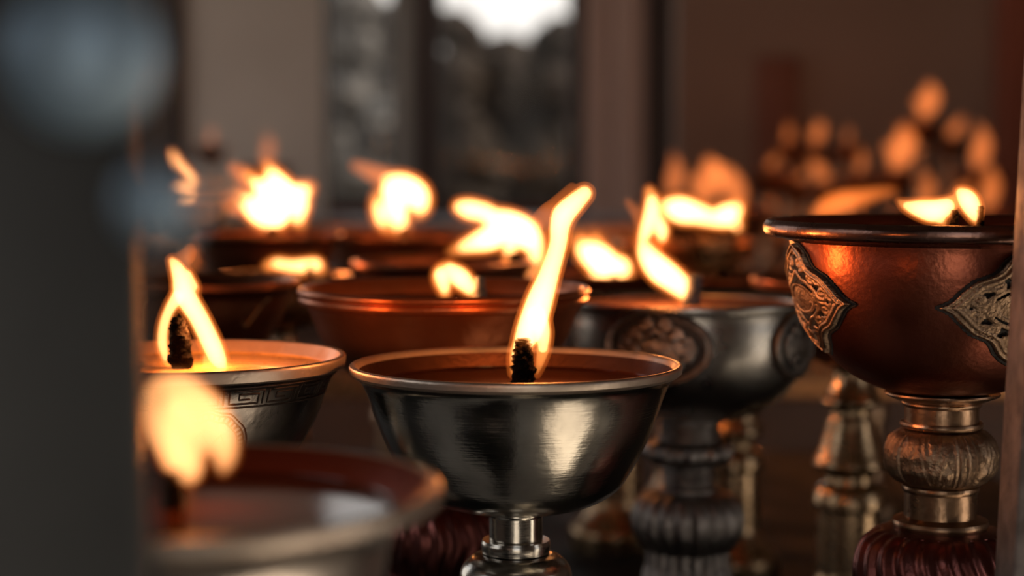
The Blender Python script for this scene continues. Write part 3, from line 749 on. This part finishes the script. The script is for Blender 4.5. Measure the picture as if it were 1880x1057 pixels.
# back wall: two windows, the rest plaster
W1a, W1b, W2a, W2b = bx(596), bx(728), bx(802), bx(1052)
zs1, zs2, zt = bz(382), bz(405), 1.25
bm = box_bm(XL, bx(318), YB, YB+.1, ZF, ZC)
struct(from_bm('wall_back', bm, M['dark_wall'], smooth=False))
struct(boxo('wall_back', bx(334), W1a, YB, YB+.1, ZF, ZC, M['plaster']))
bm = box_bm(W1a, bx(1240), YB+.005, YB+.1, ZF, zs1)
box_bm(W1a, bx(1240), YB, YB+.1, zt, ZC, bm=bm)
struct(from_bm('wall_back', bm, M['sill_wood'], smooth=False))
struct(boxo('wall_back', bx(1240,3.7), XR, 3.7, 3.78, ZF, ZC, M['brown_wall']))
struct(boxo('trim_1', bx(316), bx(336), YB-.03, YB, ZF, ZC, M['dark_wood'], None, .004))
struct(boxo('trim_2', bx(728), bx(764), YB-.015, YB+.06, zs1, zt, M['grey_wood'], None, .004))
struct(boxo('trim_3', bx(764), bx(802), YB-.05, YB+.06, ZF, ZC, M['dark_wood'], None, .004))
struct(boxo('trim_4', bx(1046), bx(1072), YB-.04, YB+.06, zs1, zt, M['dark_wood'], None, .004))
bm = box_bm(bx(1072), bx(1120), YB-.05, YB+.06, ZF, ZC, .006); box_bm(bx(1122), bx(1180), YB-.06, YB+.06, ZF, ZC, .006, bm=bm)
struct(from_bm('trim_5', bm, M['pale_wood'], ang=50))
struct(boxo('trim_6', bx(1180), bx(1246), YB-.05, YB, ZF, ZC, M['dark_wood'], None, .004))
struct(boxo('trim_7', bx(1818,3.7), bx(1890,3.7), 3.64, 3.7, ZF, ZC, M['red_wood'], None, .006))
struct(boxo('trim_8', bx(1382,3.7), bx(1462,3.7), 3.68, 3.7, ZF, bz(105,3.7), M['faded_red'], None, .004))
for i, (a, b, z0) in enumerate(((W1a, W1b, zs1), (W2a, W2b, zs1))):
    w = empty(f'window_{i+1}', (0, YB, 0)); struct(w)
    fr_ = .012
    bm = box_bm(a, a+fr_, .03, .06, z0, zt); box_bm(b-fr_, b, .03, .06, z0, zt, bm=bm)
    box_bm(a+fr_, b-fr_, .03, .06, z0, z0+fr_, bm=bm); box_bm(a+fr_, b-fr_, .03, .06, zt-fr_, zt, bm=bm)
    from_bm('frame', bm, M['dark_wood'], w, smooth=False)
    boxo('pane', a+fr_, b-fr_, .043, .046, z0+fr_, zt-fr_, M['glass'], w)

# ------------------------------------------------------------------ outside
struct(boxo('ground', -14, 14, -12, 22, ZF-.16, ZF-.06, M['paving']))
def tree(label, px, pytop, Y, wpx, mat, seed, n=26):
    rg = np.random.default_rng(seed)
    c = at(px, pytop, Y); k = Y/F; top = c.z; W = wpx*k
    root = empty('tree', (c.x, Y, ZF-.06), label, 'tree', 'trees outside the windows')
    Ht = top-(ZF-.06)
    from_bm('trunk', lathe_bm([[(.05,0),(.04,.5*Ht),(.015,.9*Ht)],[(.015,.9*Ht),(0,.9*Ht)]], 12), M['bark'], root)
    bm = bmesh.new()
    for i in range(n):
        t = rg.uniform(0,1); a = rg.uniform(0,2*PI)
        z = Ht*(.12+.88*t); rad = W*.5*(1-.55*t**1.5)
        rr = W*rg.uniform(.13,.24)
        rad = max(0, rad-rr*.6)*math.sqrt(rg.uniform(0,1))
        z = min(z, Ht-rr*.8)
        bmesh.ops.create_icosphere(bm, subdivisions=3, radius=1, matrix=Matrix.Translation((rad*math.cos(a), rad*math.sin(a)*.6, z)) @ Matrix.Diagonal((rr, rr, rr*rg.uniform(.8,1.2), 1)))
    for v in bm.verts:
        v.co += Vector(rg.normal(0, W*.016, 3))
    from_bm('crown', bm, mat, root, smooth=False)
tree('dark tree filling the left of the clear window pane', 835, 20, 8.4, 200, M['leaf'], 1, 60)
tree('dark tree in the middle of the clear pane, under the dip of bright sky', 925, 84, 10.4, 240, M['leaf'], 2, 60)
tree('dark tree at the right of the clear pane, beside the frame', 1015, 46, 9.3, 190, M['leaf'], 3, 60)
tree('tall grey green tree seen in the left pane', 640, -28, 11.3, 210, M['leaf2'], 4, 60)
tree('grey green tree against the left pane\'s right edge', 735, -6, 9.6, 150, M['leaf2'], 5, 50)
bm = bmesh.new()
xs_ = np.linspace(-8, 8, 90)
for i in range(12):
    for x_ in xs_:
        t_ = i/11; hgt_ = (CAMZ-(112-HZ)/F*13)+.10*math.sin(x_*2.1)+.06*math.sin(x_*5.3+1)
        bm.verts.new((x_, 12.6+t_*2.2, ZF-.1+(hgt_-ZF)*math.sin(t_*PI/2)+.03*math.sin(x_*9+i*2)))
bm.verts.ensure_lookup_table()
for i in range(11):
    for j in range(89): bm.faces.new((bm.verts[i*90+j], bm.verts[i*90+j+1], bm.verts[(i+1)*90+j+1], bm.verts[(i+1)*90+j]))
struct(from_bm('hill', bm, M['leaf']))
o = boxo('garden_wall', bx(500,12), bx(1200,12), 12.0, 12.15, ZF-.06, bz(205,12), M['dark_wood'])
tag(o, 'brown wall outside beyond the trees, low in the clear pane', 'wall')
o = boxo('signboard', bx(668,8.6), bx(722,8.6), 8.6, 8.63, bz(214,8.6), bz(186,8.6), M['white_paint'], None, .004)
tag(o, 'small pale board outside in the left pane', 'sign')
# post for the board
o2 = boxo('post', bx(692,8.6), bx(698,8.6), 8.605, 8.625, ZF-.06, bz(214,8.6), M['bark'], o)

# ------------------------------------------------------------------ daylight
w = bpy.data.worlds.new('sky'); SC.world = w; w.use_nodes = True
nt = w.node_tree; nt.nodes.clear()
wo = nt.nodes.new('ShaderNodeOutputWorld'); bg = nt.nodes.new('ShaderNodeBackground')
tc = nt.nodes.new('ShaderNodeTexCoord'); sx = nt.nodes.new('ShaderNodeSeparateXYZ'); mr = nt.nodes.new('ShaderNodeMapRange')
mx = nt.nodes.new('ShaderNodeMix'); mx.data_type = 'RGBA'
mx.inputs[6].default_value = (.95,.90,.84,1); mx.inputs[7].default_value = (.62,.74,.90,1)
nt.links.new(tc.outputs['Generated'], sx.inputs[0]); nt.links.new(sx.outputs[2], mr.inputs[0])
mr.inputs[1].default_value = .15; mr.inputs[2].default_value = .8
nt.links.new(mr.outputs[0], mx.inputs[0]); nt.links.new(mx.outputs[2], bg.inputs[0]); bg.inputs[1].default_value = 1.4
nt.links.new(bg.outputs[0], wo.inputs[0])
sun = bpy.data.lights.new('sun', 'SUN'); sun.energy = 16; sun.angle = R(3); sun.color = (1,.90,.76)
so = bpy.data.objects.new('sun', sun); COL.objects.link(so)
so.rotation_euler = Vector((-math.cos(R(46)), .05, -math.sin(R(46)))).to_track_quat('-Z','Y').to_euler()

# ------------------------------------------------------------------ render look
vs = SC.view_settings
vs.view_transform = 'Standard'; vs.look = 'None'; vs.exposure = 0; vs.gamma = 1; vs.use_curve_mapping = False
SC.cycles.max_bounces = 6; SC.cycles.transparent_max_bounces = 12; SC.cycles.volume_bounces = 0
SC.cycles.sample_clamp_indirect = 4.0; SC.cycles.caustics_reflective = False; SC.cycles.caustics_refractive = False
for r_ in LAMPS:
    for k_ in ('R0','zr','fz'): del r_[k_]
